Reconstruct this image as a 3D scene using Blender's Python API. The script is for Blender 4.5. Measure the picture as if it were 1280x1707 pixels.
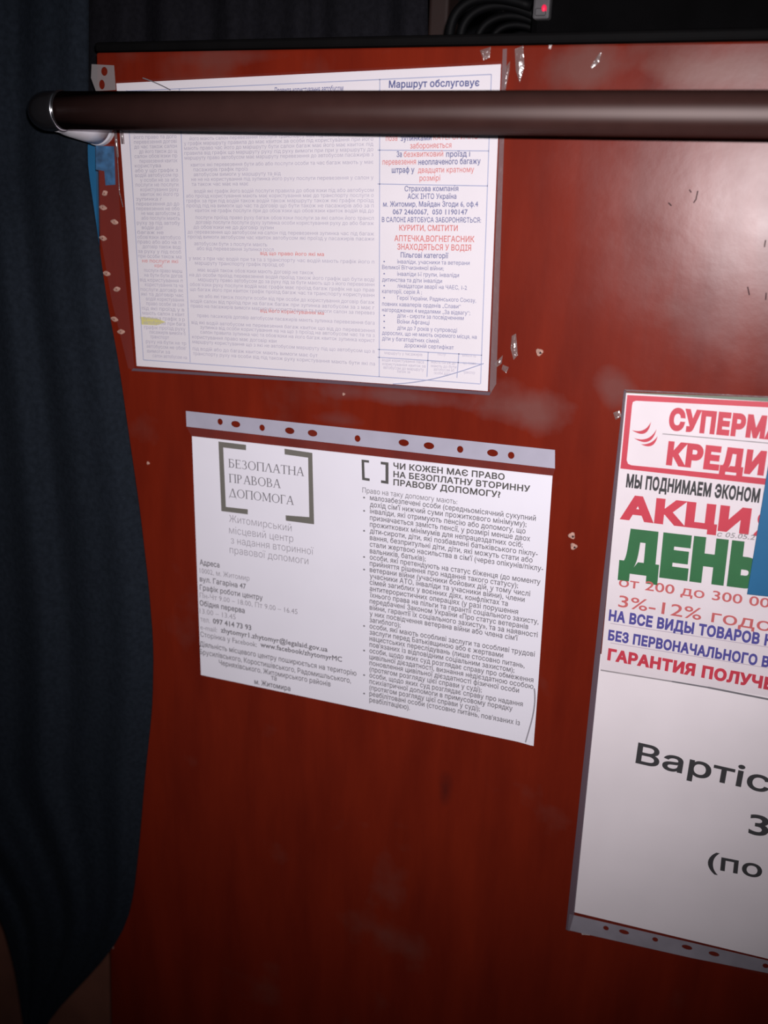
import bpy, bmesh, math, random
from mathutils import Vector, Matrix
from mathutils.geometry import delaunay_2d_cdt
C = bpy.context
for o in list(bpy.data.objects):
    bpy.data.objects.remove(o)
SC = C.scene
COL = SC.collection
random.seed(7)

# ------------------------------------------------------------------ camera, world, light, exposure
S = 1.0381                       # metres per fit unit
D = 0.65 * S                     # camera distance to the panel face (the plane y = 0)
ZC = 1.5                         # camera height
F = 1631.586                     # focal length in pixels of the 1280 x 1707 frame
RM = ((0.9353028, -0.0343513, 0.3521770), (0.1382960, 0.9516006, -0.2744640), (-0.3257036, 0.3054116, 0.8947854))
def p2w(v): return Vector((v[0], v[2], -v[1]))
cam_d = bpy.data.cameras.new('camera'); cam = bpy.data.objects.new('camera', cam_d); COL.objects.link(cam)
rx, dn, fw = (p2w(r) for r in RM)
M = Matrix((( rx.x, -dn.x, -fw.x), (rx.y, -dn.y, -fw.y), (rx.z, -dn.z, -fw.z))).to_4x4()
M.translation = Vector((0, -D, ZC)); cam.matrix_world = M
cam_d.sensor_fit = 'HORIZONTAL'; cam_d.sensor_width = 36; cam_d.lens = F / 1280 * 36
cam_d.clip_start = 0.01
cam_d.dof.use_dof = True; cam_d.dof.focus_distance = 0.715; cam_d.dof.aperture_fstop = 7.0
SC.camera = cam

W = bpy.data.worlds.new('world'); SC.world = W; W.use_nodes = True
bg = W.node_tree.nodes['Background']; bg.inputs[0].default_value = (0.75, 0.85, 1.0, 1); bg.inputs[1].default_value = 0.022

fl = bpy.data.lights.new('phone_flash', 'SPOT'); fo = bpy.data.objects.new('phone_flash', fl); COL.objects.link(fo)
fl.energy = 25.5; fl.color = (1.0, 0.95, 0.98); fl.shadow_soft_size = 0.006
fl.spot_size = math.radians(86); fl.spot_blend = 1.0
FM = M.copy(); fo.matrix_world = FM
fo.location = Vector((0.012, -D, ZC + 0.022))
fo.rotation_euler = (FM.to_3x3() @ Matrix.Rotation(math.radians(5), 3, 'X')).to_euler()

vs = SC.view_settings
SC.display_settings.display_device = 'sRGB'
vs.view_transform = 'Standard'; vs.look = 'None'; vs.gamma = 1; vs.exposure = 0.0; vs.use_curve_mapping = False

# ------------------------------------------------------------------ pixel <-> plane helpers (a photo pixel traced back onto the plane at depth y)
def P(px, py, y=0.0):
    a, b = (px - 640) / F, (py - 853.5) / F
    d = rx * a + dn * b + fw
    t = (y + D) / d.y
    return Vector((0, -D, ZC)) + d * t
def proj(w):
    q = w - Vector((0, -D, ZC)); z = q.dot(fw)
    return 640 + F * q.dot(rx) / z, 853.5 + F * q.dot(dn) / z

# ------------------------------------------------------------------ materials
def lin(c):
    return tuple(((v / 255) / 12.92 if v / 255 <= .04045 else ((v / 255 + .055) / 1.055) ** 2.4) for v in c)
def mat(name, col, rough=0.6, metal=0.0, var=0.0, scale=40.0, bump=0.0, bscale=60.0, spec=0.5, coat=0.0, detail=4):
    m = bpy.data.materials.new(name); m.use_nodes = True
    nt = m.node_tree; b = nt.nodes['Principled BSDF']
    c = tuple(col) + (1,)
    b.inputs['Base Color'].default_value = c
    b.inputs['Roughness'].default_value = rough; b.inputs['Metallic'].default_value = metal
    b.inputs['Specular IOR Level'].default_value = spec; b.inputs['Coat Weight'].default_value = coat
    tc = nt.nodes.new('ShaderNodeTexCoord')
    if var > 0:
        n = nt.nodes.new('ShaderNodeTexNoise'); n.inputs['Scale'].default_value = scale; n.inputs['Detail'].default_value = detail
        nt.links.new(tc.outputs['Object'], n.inputs['Vector'])
        r = nt.nodes.new('ShaderNodeValToRGB')
        r.color_ramp.elements[0].position = .3; r.color_ramp.elements[1].position = .7
        r.color_ramp.elements[0].color = tuple(v * (1 - var) for v in col) + (1,)
        r.color_ramp.elements[1].color = tuple(min(1, v * (1 + var)) for v in col) + (1,)
        nt.links.new(n.outputs['Fac'], r.inputs['Fac']); nt.links.new(r.outputs['Color'], b.inputs['Base Color'])
    if bump > 0:
        n = nt.nodes.new('ShaderNodeTexNoise'); n.inputs['Scale'].default_value = bscale; n.inputs['Detail'].default_value = 3
        nt.links.new(tc.outputs['Object'], n.inputs['Vector'])
        bp = nt.nodes.new('ShaderNodeBump'); bp.inputs['Strength'].default_value = bump; bp.inputs['Distance'].default_value = 0.002
        nt.links.new(n.outputs['Fac'], bp.inputs['Height']); nt.links.new(bp.outputs['Normal'], b.inputs['Normal'])
    return m
def film(name, col, haze, gloss=0.06, rough=0.12, bump=0.0):
    """clear plastic: mostly see-through, a little milky, a little shiny"""
    m = bpy.data.materials.new(name); m.use_nodes = True; nt = m.node_tree
    for n in list(nt.nodes): nt.nodes.remove(n)
    out = nt.nodes.new('ShaderNodeOutputMaterial'); tr = nt.nodes.new('ShaderNodeBsdfTransparent')
    df = nt.nodes.new('ShaderNodeBsdfDiffuse'); df.inputs[0].default_value = tuple(col) + (1,)
    gl = nt.nodes.new('ShaderNodeBsdfGlossy'); gl.inputs['Roughness'].default_value = rough
    m1 = nt.nodes.new('ShaderNodeMixShader'); m1.inputs[0].default_value = haze
    m2 = nt.nodes.new('ShaderNodeMixShader'); m2.inputs[0].default_value = gloss
    nt.links.new(tr.outputs[0], m1.inputs[1]); nt.links.new(df.outputs[0], m1.inputs[2])
    nt.links.new(m1.outputs[0], m2.inputs[1]); nt.links.new(gl.outputs[0], m2.inputs[2]); nt.links.new(m2.outputs[0], out.inputs[0])
    tc = nt.nodes.new('ShaderNodeTexCoord'); n = nt.nodes.new('ShaderNodeTexNoise'); n.inputs['Scale'].default_value = 160
    nt.links.new(tc.outputs['Object'], n.inputs['Vector'])
    if bump > 0:
        bp = nt.nodes.new('ShaderNodeBump'); bp.inputs['Strength'].default_value = bump; bp.inputs['Distance'].default_value = 0.004
        nt.links.new(n.outputs['Fac'], bp.inputs['Height']); nt.links.new(bp.outputs['Normal'], gl.inputs['Normal'])
    return m

def panel_material():
    m = bpy.data.materials.new('red_lacquered_wood'); m.use_nodes = True; nt = m.node_tree; N = nt.nodes; L = nt.links
    b = N['Principled BSDF']
    tc = N.new('ShaderNodeTexCoord')
    mp = N.new('ShaderNodeMapping'); mp.inputs['Scale'].default_value = (9, 9, 1.6); L.new(tc.outputs['Object'], mp.inputs['Vector'])
    n1 = N.new('ShaderNodeTexNoise'); n1.inputs['Scale'].default_value = 3.0; n1.inputs['Detail'].default_value = 6; n1.inputs['Roughness'].default_value = .6
    L.new(mp.outputs['Vector'], n1.inputs['Vector'])
    r1 = N.new('ShaderNodeValToRGB'); r1.color_ramp.elements[0].position = .3; r1.color_ramp.elements[1].position = .72
    r1.color_ramp.elements[0].color = (0.122, 0.0105, 0.0048, 1); r1.color_ramp.elements[1].color = (0.190, 0.0170, 0.0062, 1)
    L.new(n1.outputs['Fac'], r1.inputs['Fac'])
    # dusty scuffs near the top edge of the board, right of the schedule
    n2 = N.new('ShaderNodeTexNoise'); n2.inputs['Scale'].default_value = 22; n2.inputs['Detail'].default_value = 5; L.new(tc.outputs['Object'], n2.inputs['Vector'])
    sx = N.new('ShaderNodeSeparateXYZ'); L.new(tc.outputs['Object'], sx.inputs[0])
    mz = N.new('ShaderNodeMapRange'); mz.inputs[1].default_value = ZC + .045; mz.inputs[2].default_value = ZC + .085; L.new(sx.outputs['Z'], mz.inputs[0])
    mx = N.new('ShaderNodeMapRange'); mx.inputs[1].default_value = -.17; mx.inputs[2].default_value = -.10; L.new(sx.outputs['X'], mx.inputs[0])
    mu = N.new('ShaderNodeMath'); mu.operation = 'MULTIPLY'; L.new(mz.outputs[0], mu.inputs[0]); L.new(mx.outputs[0], mu.inputs[1])
    rn = N.new('ShaderNodeMapRange'); rn.inputs[1].default_value = .42; rn.inputs[2].default_value = .68; L.new(n2.outputs['Fac'], rn.inputs[0])
    mu2 = N.new('ShaderNodeMath'); mu2.operation = 'MULTIPLY'; L.new(mu.outputs[0], mu2.inputs[0]); L.new(rn.outputs[0], mu2.inputs[1])
    # scattered dull patches of old glue
    n3 = N.new('ShaderNodeTexNoise'); n3.inputs['Scale'].default_value = 11; n3.inputs['Detail'].default_value = 5; L.new(tc.outputs['Object'], n3.inputs['Vector'])
    r3 = N.new('ShaderNodeMapRange'); r3.inputs[1].default_value = .60; r3.inputs[2].default_value = .74; L.new(n3.outputs['Fac'], r3.inputs[0])
    mu3 = N.new('ShaderNodeMath'); mu3.operation = 'MULTIPLY'; mu3.inputs[1].default_value = .5; L.new(r3.outputs[0], mu3.inputs[0])
    mu4 = N.new('ShaderNodeMath'); mu4.operation = 'MULTIPLY_ADD'; mu4.inputs[1].default_value = .75; L.new(mu2.outputs[0], mu4.inputs[0]); L.new(mu3.outputs[0], mu4.inputs[2])
    mix = N.new('ShaderNodeMixRGB'); mix.inputs[2].default_value = (.14, .050, .040, 1)
    L.new(mu4.outputs[0], mix.inputs[0]); L.new(r1.outputs['Color'], mix.inputs[1])
    # ragged stains of dried glue and grime, each with its own place and size on the board
    last = mix.outputs[0]
    for px, py, wx, wz, colr, amt in ((870, 680, .034, .017, (.17, .070, .062, 1), .75), (672, 662, .060, .007, (.15, .060, .056, 1), .75), (1022, 648, .012, .012, (.16, .065, .058, 1), .6),
                                      (565, 700, .030, .006, (.14, .055, .050, 1), .4), (742, 1318, .006, .016, (.03, .008, .008, 1), .5), (985, 108, .030, .012, (.15, .065, .055, 1), .6), (1215, 118, .055, .010, (.20, .085, .070, 1), .6),
                                      (380, 95, .05, .006, (.14, .05, .042, 1), .4), (1190, 470, .02, .05, (.20, .085, .080, 1), .35)):
        c = P(px, py)
        st = N.new('ShaderNodeMapping'); st.inputs['Location'].default_value = (-c.x / wx, 0, -c.z / wz); st.inputs['Scale'].default_value = (1 / wx, 0, 1 / wz)
        L.new(tc.outputs['Object'], st.inputs['Vector'])
        ln = N.new('ShaderNodeVectorMath'); ln.operation = 'LENGTH'; L.new(st.outputs['Vector'], ln.inputs[0])
        ad_ = N.new('ShaderNodeMath'); ad_.operation = 'MULTIPLY_ADD'; ad_.inputs[1].default_value = -2.6; L.new(n2.outputs['Fac'], ad_.inputs[0]); L.new(ln.outputs['Value'], ad_.inputs[2])
        mr = N.new('ShaderNodeMapRange'); mr.inputs[1].default_value = -.1; mr.inputs[2].default_value = -1.0; mr.inputs[3].default_value = 0; mr.inputs[4].default_value = amt
        L.new(ad_.outputs[0], mr.inputs[0])
        mx_ = N.new('ShaderNodeMixRGB'); mx_.inputs[2].default_value = colr
        L.new(mr.outputs[0], mx_.inputs[0]); L.new(last, mx_.inputs[1]); last = mx_.outputs[0]
    L.new(last, b.inputs['Base Color'])
    n4 = N.new('ShaderNodeTexNoise'); n4.inputs['Scale'].default_value = 14; n4.inputs['Detail'].default_value = 6; L.new(tc.outputs['Object'], n4.inputs['Vector'])
    r4 = N.new('ShaderNodeMapRange'); r4.inputs[1].default_value = .3; r4.inputs[2].default_value = .7; r4.inputs[3].default_value = .25; r4.inputs[4].default_value = .335
    L.new(n4.outputs['Fac'], r4.inputs[0]); b.inputs['Roughness'].default_value = .5
    b.inputs['Specular IOR Level'].default_value = 0
    g1 = N.new('ShaderNodeBsdfGlossy'); g1.distribution = 'BECKMANN'
    g2 = N.new('ShaderNodeBsdfGlossy'); g2.distribution = 'BECKMANN'; g2.inputs['Roughness'].default_value = .43
    L.new(r4.outputs[0], g1.inputs['Roughness'])
    m1 = N.new('ShaderNodeMixShader'); m1.inputs[0].default_value = .0058
    m2 = N.new('ShaderNodeMixShader'); m2.inputs[0].default_value = .0185
    L.new(b.outputs[0], m1.inputs[1]); L.new(g2.outputs[0], m1.inputs[2]); L.new(m1.outputs[0], m2.inputs[1]); L.new(g1.outputs[0], m2.inputs[2])
    L.new(m2.outputs[0], N['Material Output'].inputs['Surface'])
    nb = N.new('ShaderNodeTexNoise'); nb.inputs['Scale'].default_value = 90; nb.inputs['Detail'].default_value = 4; L.new(tc.outputs['Object'], nb.inputs['Vector'])
    bp = N.new('ShaderNodeBump'); bp.inputs['Strength'].default_value = .06; bp.inputs['Distance'].default_value = .001
    L.new(nb.outputs['Fac'], bp.inputs['Height']); [L.new(bp.outputs['Normal'], q.inputs['Normal']) for q in (b, g1, g2)]
    return m

MT = {}
MT['panel'] = panel_material()
MT['trim'] = mat('black_rubber_trim', (.0025, .0022, .0024), .7, var=.3, spec=.08)
MT['brown'] = mat('dull_brown_board', (.20, .070, .042), .7, var=.25, scale=12)
MT['post'] = mat('brown_post', (.032, .013, .010), .7, var=.25, scale=12)
MT['dark'] = mat('dark_wall', (.012, .012, .015), .85, var=.3)
MT['floor'] = mat('floor_rubber', (.03, .03, .03), .85, var=.3)
MT['curtain'] = mat('navy_cloth', (.0118, .0152, .0212), .95, var=.2, scale=260, bump=.2, bscale=700, spec=.05)
MT['curtain_b'] = mat('black_navy_cloth', (.0085, .0082, .0105), .95, var=.2, scale=260, bump=.2, bscale=700, spec=.04)
MT['paper'] = mat('white_paper', (.80, .77, .84), .75, var=.02, scale=18, bump=.03, bscale=14, spec=.2)
MT['paper_top'] = mat('schedule_paper', (.75, .70, .735), .75, var=.03, scale=14, bump=.05, bscale=12, spec=.2)
MT['paper_low'] = mat('notice_paper', (.85, .775, .80), .75, var=.05, scale=12, bump=.05, bscale=10, spec=.2)
MT['ad_paper'] = mat('advert_paper', (.78, .70, .73), .5, var=.04, scale=30, spec=.3)
MT['strip'] = mat('grey_punched_strip', (.40, .38, .46), .45, var=.05, scale=60)
MT['strip_low'] = mat('dull_punched_strip', (.30, .27, .31), .45, var=.10, scale=60)
MT['tab'] = film('milky_tab_plastic', (.40, .36, .36), .36, .03, .25, .2)
MT['film'] = film('clear_sleeve_film', (.8, .78, .82), .004, .004, .25, .05)
MT['film_haze'] = film('hazy_sleeve_film', (.5, .36, .40), .02, .006, .3, .1)
MT['film_edge'] = film('welded_film_edge', (.32, .26, .27), .22, .015, .3, .2)
MT['film_dark'] = film('grimy_film_edge', (.17, .12, .15), .5, .012, .4, .1)
MT['ridge'] = film('shiny_film_ridge', (.35, .24, .24), .45, .30, .15, .3)
MT['tape'] = film('old_tape', (.5, .42, .40), .16, .09, .25, .6)
MT['ink'] = mat('grey_ink', (.17, .16, .175), .8, var=.06)
MT['ink_lt'] = mat('faint_ink', (.32, .30, .33), .8, var=.06)
MT['ink_dk'] = mat('black_ink', (.035, .033, .036), .7, var=.1)
MT['olive'] = mat('olive_grey_ink', (.155, .145, .125), .8, var=.06)
MT['head'] = mat('dark_olive_ink', (.085, .08, .075), .8, var=.06)
MT['sched_grey'] = mat('schedule_small_print', (.40, .375, .46), .8, var=.06)
MT['sched_blue'] = mat('schedule_blue_print', (.14, .15, .30), .8, var=.06)
MT['sched_navy'] = mat('schedule_navy_print', (.085, .10, .26), .8, var=.06)
MT['sched_red'] = mat('schedule_red_print', (.62, .20, .19), .8, var=.06)
MT['sched_line'] = mat('schedule_rules', (.38, .40, .55), .8, var=.06)
MT['yellow'] = mat('yellow_marker', (.66, .60, .22), .8, var=.06)
MT['ad_red'] = mat('advert_red', (.57, .038, .066), .5, var=.06)
MT['ad_green'] = mat('advert_green', (.022, .145, .045), .5, var=.08)
MT['ad_edge'] = mat('advert_dull_green_border', (.13, .17, .12), .5, var=.15, scale=60)
MT['ad_pink'] = mat('advert_thin_red', (.56, .12, .12), .5, var=.06)
MT['ad_blue'] = mat('advert_blue', (.075, .065, .30), .5, var=.06)
MT['ad_grey'] = mat('advert_grey', (.32, .29, .30), .6, var=.2, scale=90)
MT['ad_rule'] = mat('advert_rule', (.50, .42, .50), .6, var=.05)
MT['blue'] = mat('blue_plastic', (.022, .135, .285), .4, var=.06, scale=30)
MT['blue_dk'] = mat('blue_sticker', (.03, .12, .25), .5, var=.5, scale=140)
MT['rail'] = mat('worn_brown_black_tube', (.040, .0175, .0150), .5, var=.08, scale=60, spec=0)
_nt = MT['rail'].node_tree; _g = _nt.nodes.new('ShaderNodeBsdfGlossy'); _g.distribution = 'BECKMANN'; _g.inputs['Roughness'].default_value = .49; _g.inputs['Color'].default_value = (.95, .82, .79, 1)
_m = _nt.nodes.new('ShaderNodeMixShader'); _m.inputs[0].default_value = .047
_nt.links.new(_nt.nodes['Principled BSDF'].outputs[0], _m.inputs[1]); _nt.links.new(_g.outputs[0], _m.inputs[2]); _nt.links.new(_m.outputs[0], _nt.nodes['Material Output'].inputs['Surface'])
MT['chrome'] = mat('chrome', (.72, .71, .75), .26, metal=1.0, var=.05, scale=50)
MT['satin'] = mat('satin_bright_metal', (.80, .78, .82), .42, metal=.35, var=.04, scale=50)
MT['black_gloss'] = mat('black_plastic', (.010, .009, .010), .22, var=.2)
MT['black'] = mat('black_matt', (.0018, .0016, .0019), .8, var=.3, bump=.1, spec=.06)
MT['cable'] = mat('cable_rubber', (.003, .003, .0035), .6, var=.3, spec=.12)
MT['device'] = mat('grey_switch', (.10, .095, .10), .5, var=.2)
MT['pale'] = mat('bare_wood_and_rim_glint', (.42, .24, .19), .7, var=.35, scale=400)  # bare wood of chips; also the painted glint on the punched-hole rims
MT['mark'] = mat('dark_scratch', (.03, .01, .012), .8, var=.1)
MT['bead'] = mat('shiny_fleck', (.7, .6, .58), .3, var=.1)
led = bpy.data.materials.new('red_led'); led.use_nodes = True
lb = led.node_tree.nodes['Principled BSDF']; lb.inputs['Base Color'].default_value = (.8, .02, .08, 1)
lb.inputs['Emission Color'].default_value = (1, .03, .09, 1); lb.inputs['Emission Strength'].default_value = .55
MT['led'] = led

# ------------------------------------------------------------------ object helpers
def link(o): COL.objects.link(o); return o
def thing(name, label, cat, loc, group=None):
    o = bpy.data.objects.new(name, None); link(o); o.location = loc; o.empty_display_size = .02
    return tag(o, label, cat, group)
def tag(o, label, cat, group=None):
    o['label'] = label; o['category'] = cat
    if group: o['group'] = group
    return o
def root_loc(p):
    v = Vector((0, 0, 0))
    while p is not None: v = v + p.location; p = p.parent
    return v
def obj(name, verts, faces, m, parent=None, origin=None, smooth=False, solid=0.0, bevel=0.0, label=None, mids=None):
    """verts are world points; ONE mesh object"""
    base = root_loc(parent) if parent else Vector((0, 0, 0))
    org = origin if origin is not None else (base if parent else Vector((0, 0, 0)))
    me = bpy.data.meshes.new(name); me.from_pydata([tuple(Vector(v) - org) for v in verts], [], faces); me.update()
    for mm in (m if isinstance(m, (list, tuple)) else [m]): me.materials.append(mm)
    if mids:
        for p_, i in zip(me.polygons, mids): p_.material_index = i
    if smooth:
        for p_ in me.polygons: p_.use_smooth = True
    o = bpy.data.objects.new(name, me); link(o)
    if parent: o.parent = parent; o.location = org - base
    else: o.location = org
    if solid:
        md = o.modifiers.new('solid', 'SOLIDIFY'); md.thickness = solid; md.offset = 0
    if bevel:
        md = o.modifiers.new('bev', 'BEVEL'); md.width = bevel; md.segments = 2
    if label: o['label'] = label
    return o
def box(a, b):
    (x0, y0, z0), (x1, y1, z1) = a, b
    v = [(x0,y0,z0),(x1,y0,z0),(x1,y1,z0),(x0,y1,z0),(x0,y0,z1),(x1,y0,z1),(x1,y1,z1),(x0,y1,z1)]
    f = [(0,3,2,1),(4,5,6,7),(0,1,5,4),(1,2,6,5),(2,3,7,6),(3,0,4,7)]
    return v, f
def prism(pts, y0, y1):
    """outline of (x, z) points extruded between two depths"""
    n = len(pts); v = [(p[0], y0, p[1]) for p in pts] + [(p[0], y1, p[1]) for p in pts]
    f = [tuple(range(n)), tuple(range(2 * n - 1, n - 1, -1))] + [(i, i + n, (i + 1) % n + n, (i + 1) % n) for i in range(n)]
    return v, f
def pxpoly(pp, y): return [(P(a, b, y).x, P(a, b, y).z) for a, b in pp]
def tube(path, r, n=20, cap=True):
    """swept circle; r is a number or a list"""
    path = [Vector(p) for p in path]; v = []; f = []
    rr = r if isinstance(r, (list, tuple)) else [r] * len(path)
    t0 = (path[1] - path[0]).normalized(); up = Vector((0, 0, 1)) if abs(t0.z) < .9 else Vector((1, 0, 0))
    a = t0.cross(up).normalized()
    for i, p in enumerate(path):
        t = (path[min(i + 1, len(path) - 1)] - path[max(i - 1, 0)]).normalized()
        a = (a - t * a.dot(t)).normalized(); b = t.cross(a)
        for k in range(n):
            q = 2 * math.pi * k / n; v.append(p + (a * math.cos(q) + b * math.sin(q)) * rr[i])
    for i in range(len(path) - 1):
        for k in range(n):
            f.append((i * n + k, i * n + (k + 1) % n, (i + 1) * n + (k + 1) % n, (i + 1) * n + k))
    if cap: f.append(tuple(range(n - 1, -1, -1))); f.append(tuple(range((len(path) - 1) * n, len(path) * n)))
    return v, f
def inside(p, l):
    c_ = False
    for a, b in zip(l, l[1:] + l[:1]):
        if (a[1] > p[1]) != (b[1] > p[1]) and p[0] < (b[0] - a[0]) * (p[1] - a[1]) / (b[1] - a[1]) + a[0]: c_ = not c_
    return c_
def winding(p, l):
    w = 0
    for a, b in zip(l, l[1:] + l[:1]):
        if (a[1] > p[1]) != (b[1] > p[1]) and p[0] < (b[0] - a[0]) * (p[1] - a[1]) / (b[1] - a[1]) + a[0]: w += 1 if b[1] > a[1] else -1
    return w
def fill(grp):
    """triangles of an outline (grp[0]) less its holes (grp[1:])"""
    pts = []; ed = []
    for l in grp:
        n = len(pts); pts += [Vector((p[0], p[1])) for p in l]; ed += [(n + k, n + (k + 1) % len(l)) for k in range(len(l))]
    vo, _, fo, *_r = delaunay_2d_cdt(pts, ed, [], 0, 1e-7)
    out = []
    for t in fo:
        c_ = sum((vo[q] for q in t), Vector((0, 0))) / len(t)
        if winding(c_, grp[0]) and not any(inside(c_, h) for h in grp[1:]): out.append(tuple(t))
    return [tuple(v) for v in vo], out
def holed(name, outer, holes, y, m, parent, thick=.0004, label=None):
    """flat sheet with real holes, in the plane at depth y; points are (x, z)"""
    vo, fo = fill([outer] + holes)
    return obj(name, [(p[0], y, p[1]) for p in vo], fo, m, parent, solid=thick, label=label)
def ell(cx, cy, rx_, rz, y, ang=0, n=16):
    c = P(cx, cy, y); out = []
    for k in range(n):
        q = 2 * math.pi * k / n; a, b = rx_ * math.cos(q), rz * math.sin(q)
        out.append((c.x + a * math.cos(ang) - b * math.sin(ang), c.z + a * math.sin(ang) + b * math.cos(ang)))
    return out
def sheet(name, corners, y, m, parent=None, nu=24, nv=18, fn=None, solid=.0003, label=None):
    """paper from four photo corners (TL TR BR BL) lying on the plane y; fn(u, v) lifts it towards the room"""
    q = [P(a, b, y) for a, b in corners]; v = []; f = []
    for j in range(nv + 1):
        for i in range(nu + 1):
            u, w = i / nu, j / nv
            p = (q[0] * (1 - u) + q[1] * u) * (1 - w) + (q[3] * (1 - u) + q[2] * u) * w
            if fn: p = p + Vector((0, -fn(u, w), 0))
            v.append(p)
    for j in range(nv):
        for i in range(nu):
            a = j * (nu + 1) + i; f.append((a, a + nu + 1, a + nu + 2, a + 1))
    return obj(name, v, f, m, parent, solid=solid, label=label)

# ---- lettering
class Ink:
    """collects flat glyph meshes into ONE lettering mesh"""
    def __init__(s): s.v = []; s.f = []; s.m = []; s.mats = []
    def mi(s, m):
        if m not in s.mats: s.mats.append(m)
        return s.mats.index(m)
    def poly(s, pts, y, m):
        n = len(s.v); s.v += [Vector((p[0], y, p[1])) for p in pts]; s.f.append(tuple(range(n, n + len(pts)))); s.m.append(s.mi(m))
    def bar(s, a, b, wpx, y, m):
        """thin ruled line between two photo points, about wpx pixels wide"""
        p, q = P(*a, y), P(*b, y); d = (q - p).normalized(); nrm = Vector((-d.z, 0, d.x)) * (wpx * .5 * .66 * S / F)
        s.poly([((p + nrm).x, (p + nrm).z), ((q + nrm).x, (q + nrm).z), ((q - nrm).x, (q - nrm).z), ((p - nrm).x, (p - nrm).z)], y, m)
    def text(s, body, a, b, cap, y, m, bold=0.0, res=2, shear=0.0, serif=False):
        """baseline from photo point a to photo point b, capitals cap pixels tall"""
        p, q = P(*a, y), P(*b, y); d = q - p; ln = d.length; d.normalize(); up = Vector((-d.z, 0, d.x))
        mid = (p + q) / 2; k = cap * (mid - Vector((0, -D, ZC))).dot(fw) / F
        if serif:
            xs, ys, fs = serif_glyphs(body); zs = [1.6e-5 * (k // 4 % 5) for k in range(len(xs))]
        else:
            xs, ys, fs, zs = glyphs(body, bold, res)
        x0, x1 = min(xs), max(xs); sx = ln / max(1e-6, x1 - x0); sy = k / .727
        n = len(s.v)
        s.v += [p + d * ((x - x0) * sx + shear * z * sy) + up * (z * sy) + Vector((0, -e, 0)) for x, z, e in zip(xs, ys, zs)]
        s.f += [tuple(i + n for i in t) for t in fs]; s.m += [s.mi(m)] * len(fs)
    def line(s, body, xl, yl, xr, U, cap, y, m, **kw):
        """baseline starts at photo (xl, yl), runs along plane direction U and ends where the photo x is xr"""
        p = P(xl, yl, y); t = .1
        for _ in range(12):
            e = proj(p + U * t)[0] - xr; e2 = proj(p + U * (t + 1e-3))[0] - xr
            t -= e / ((e2 - e) / 1e-3)
        s.text(body, (xl, yl), proj(p + U * t), cap, y, m, **kw)
    def build(s, name, parent, label=None):
        return obj(name, s.v, s.f, s.mats, parent, mids=s.m, label=label)
_gc = {}
def loops_of(body, res, space=1.0):
    """closed outlines of a line of text"""
    cu = bpy.data.curves.new('t', 'FONT'); cu.body = body; cu.size = 1; cu.resolution_u = res; cu.fill_mode = 'NONE'; cu.space_character = space
    o = bpy.data.objects.new('t', cu); me = bpy.data.meshes.new_from_object(o)
    pts = [(v.co.x, v.co.y) for v in me.vertices]; nb = {}
    for e in me.edges:
        a, b = e.vertices; nb.setdefault(a, []).append(b); nb.setdefault(b, []).append(a)
    bpy.data.objects.remove(o); bpy.data.meshes.remove(me); bpy.data.curves.remove(cu)
    seen = set(); out = []
    for st_ in sorted(nb):
        if st_ in seen: continue
        lp = [st_]; seen.add(st_); cur_ = st_
        fwd = [q for q in nb[st_] if q == st_ + 1] or nb[st_]
        nx = fwd[0]
        while nx not in seen:
            lp.append(nx); seen.add(nx)
            c_ = [q for q in nb[nx] if q not in seen]
            if not c_: break
            nx = c_[0]
        q = [pts[k] for k in lp]; r = []
        for p in q:
            if not r or abs(p[0] - r[-1][0]) + abs(p[1] - r[-1][1]) > 1e-5: r.append(p)
        if len(r) > 2 and abs(r[0][0] - r[-1][0]) + abs(r[0][1] - r[-1][1]) < 1e-5: r.pop()
        if len(r) > 2: out.append(r)
    return out
def area(l): return .5 * sum(a[0] * b[1] - b[0] * a[1] for a, b in zip(l, l[1:] + l[:1]))
def grow(l, d, sgn):
    """move every outline point outwards by d (mitred); sgn is the winding of solid outlines"""
    out = []; n = len(l)
    for i in range(n):
        a, b, c_ = Vector(l[i - 1]), Vector(l[i]), Vector(l[(i + 1) % n])
        e1, e2 = (b - a).normalized(), (c_ - b).normalized()
        n1, n2 = Vector((e1.y, -e1.x)) * sgn, Vector((e2.y, -e2.x)) * sgn
        m_ = n1 + n2
        if m_.length < .3: m_ = n1
        else: m_ = m_ / max(.35, m_.dot(n1))
        out.append(tuple(b + m_ * d))
    return out
def glyphs(body, bold, res):
    key = (body, bold, res)
    if key in _gc: return _gc[key]
    lp = loops_of(body, res, 1 + bold * 1.5); ar = [area(l) for l in lp]; n_ = len(lp)
    bb = [(min(p[0] for p in l), max(p[0] for p in l), min(p[1] for p in l), max(p[1] for p in l)) for l in lp]
    home = {}                                        # a hole lies wholly inside a larger outline of the opposite winding
    for h in range(n_):
        for k in range(n_):
            if k != h and ar[h] * ar[k] < 0 and abs(ar[k]) > abs(ar[h]) and bb[k][0] <= bb[h][0] and bb[k][1] >= bb[h][1] and bb[k][2] <= bb[h][2] and bb[k][3] >= bb[h][3] and inside(lp[h][0], lp[k]):
                if h not in home or abs(ar[k]) < abs(ar[home[h]]): home[h] = k
    xs = []; ys = []; fs = []; zs = []
    for k in range(n_):
        if k in home: continue
        sg = 1 if ar[k] > 0 else -1
        grp = [lp[k]] + [lp[h] for h in home if home[h] == k]
        if bold: grp = [grow(l, bold, sg) for l in grp]
        vs_, ts = fill(grp); n = len(xs)
        zs += [1.6e-5 * (k % 4)] * len(vs_)
        xs += [p[0] for p in vs_]; ys += [p[1] for p in vs_]; fs += [tuple(n + q for q in t) for t in ts]
    _gc[key] = (xs, ys, fs, zs)
    return _gc[key]
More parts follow.
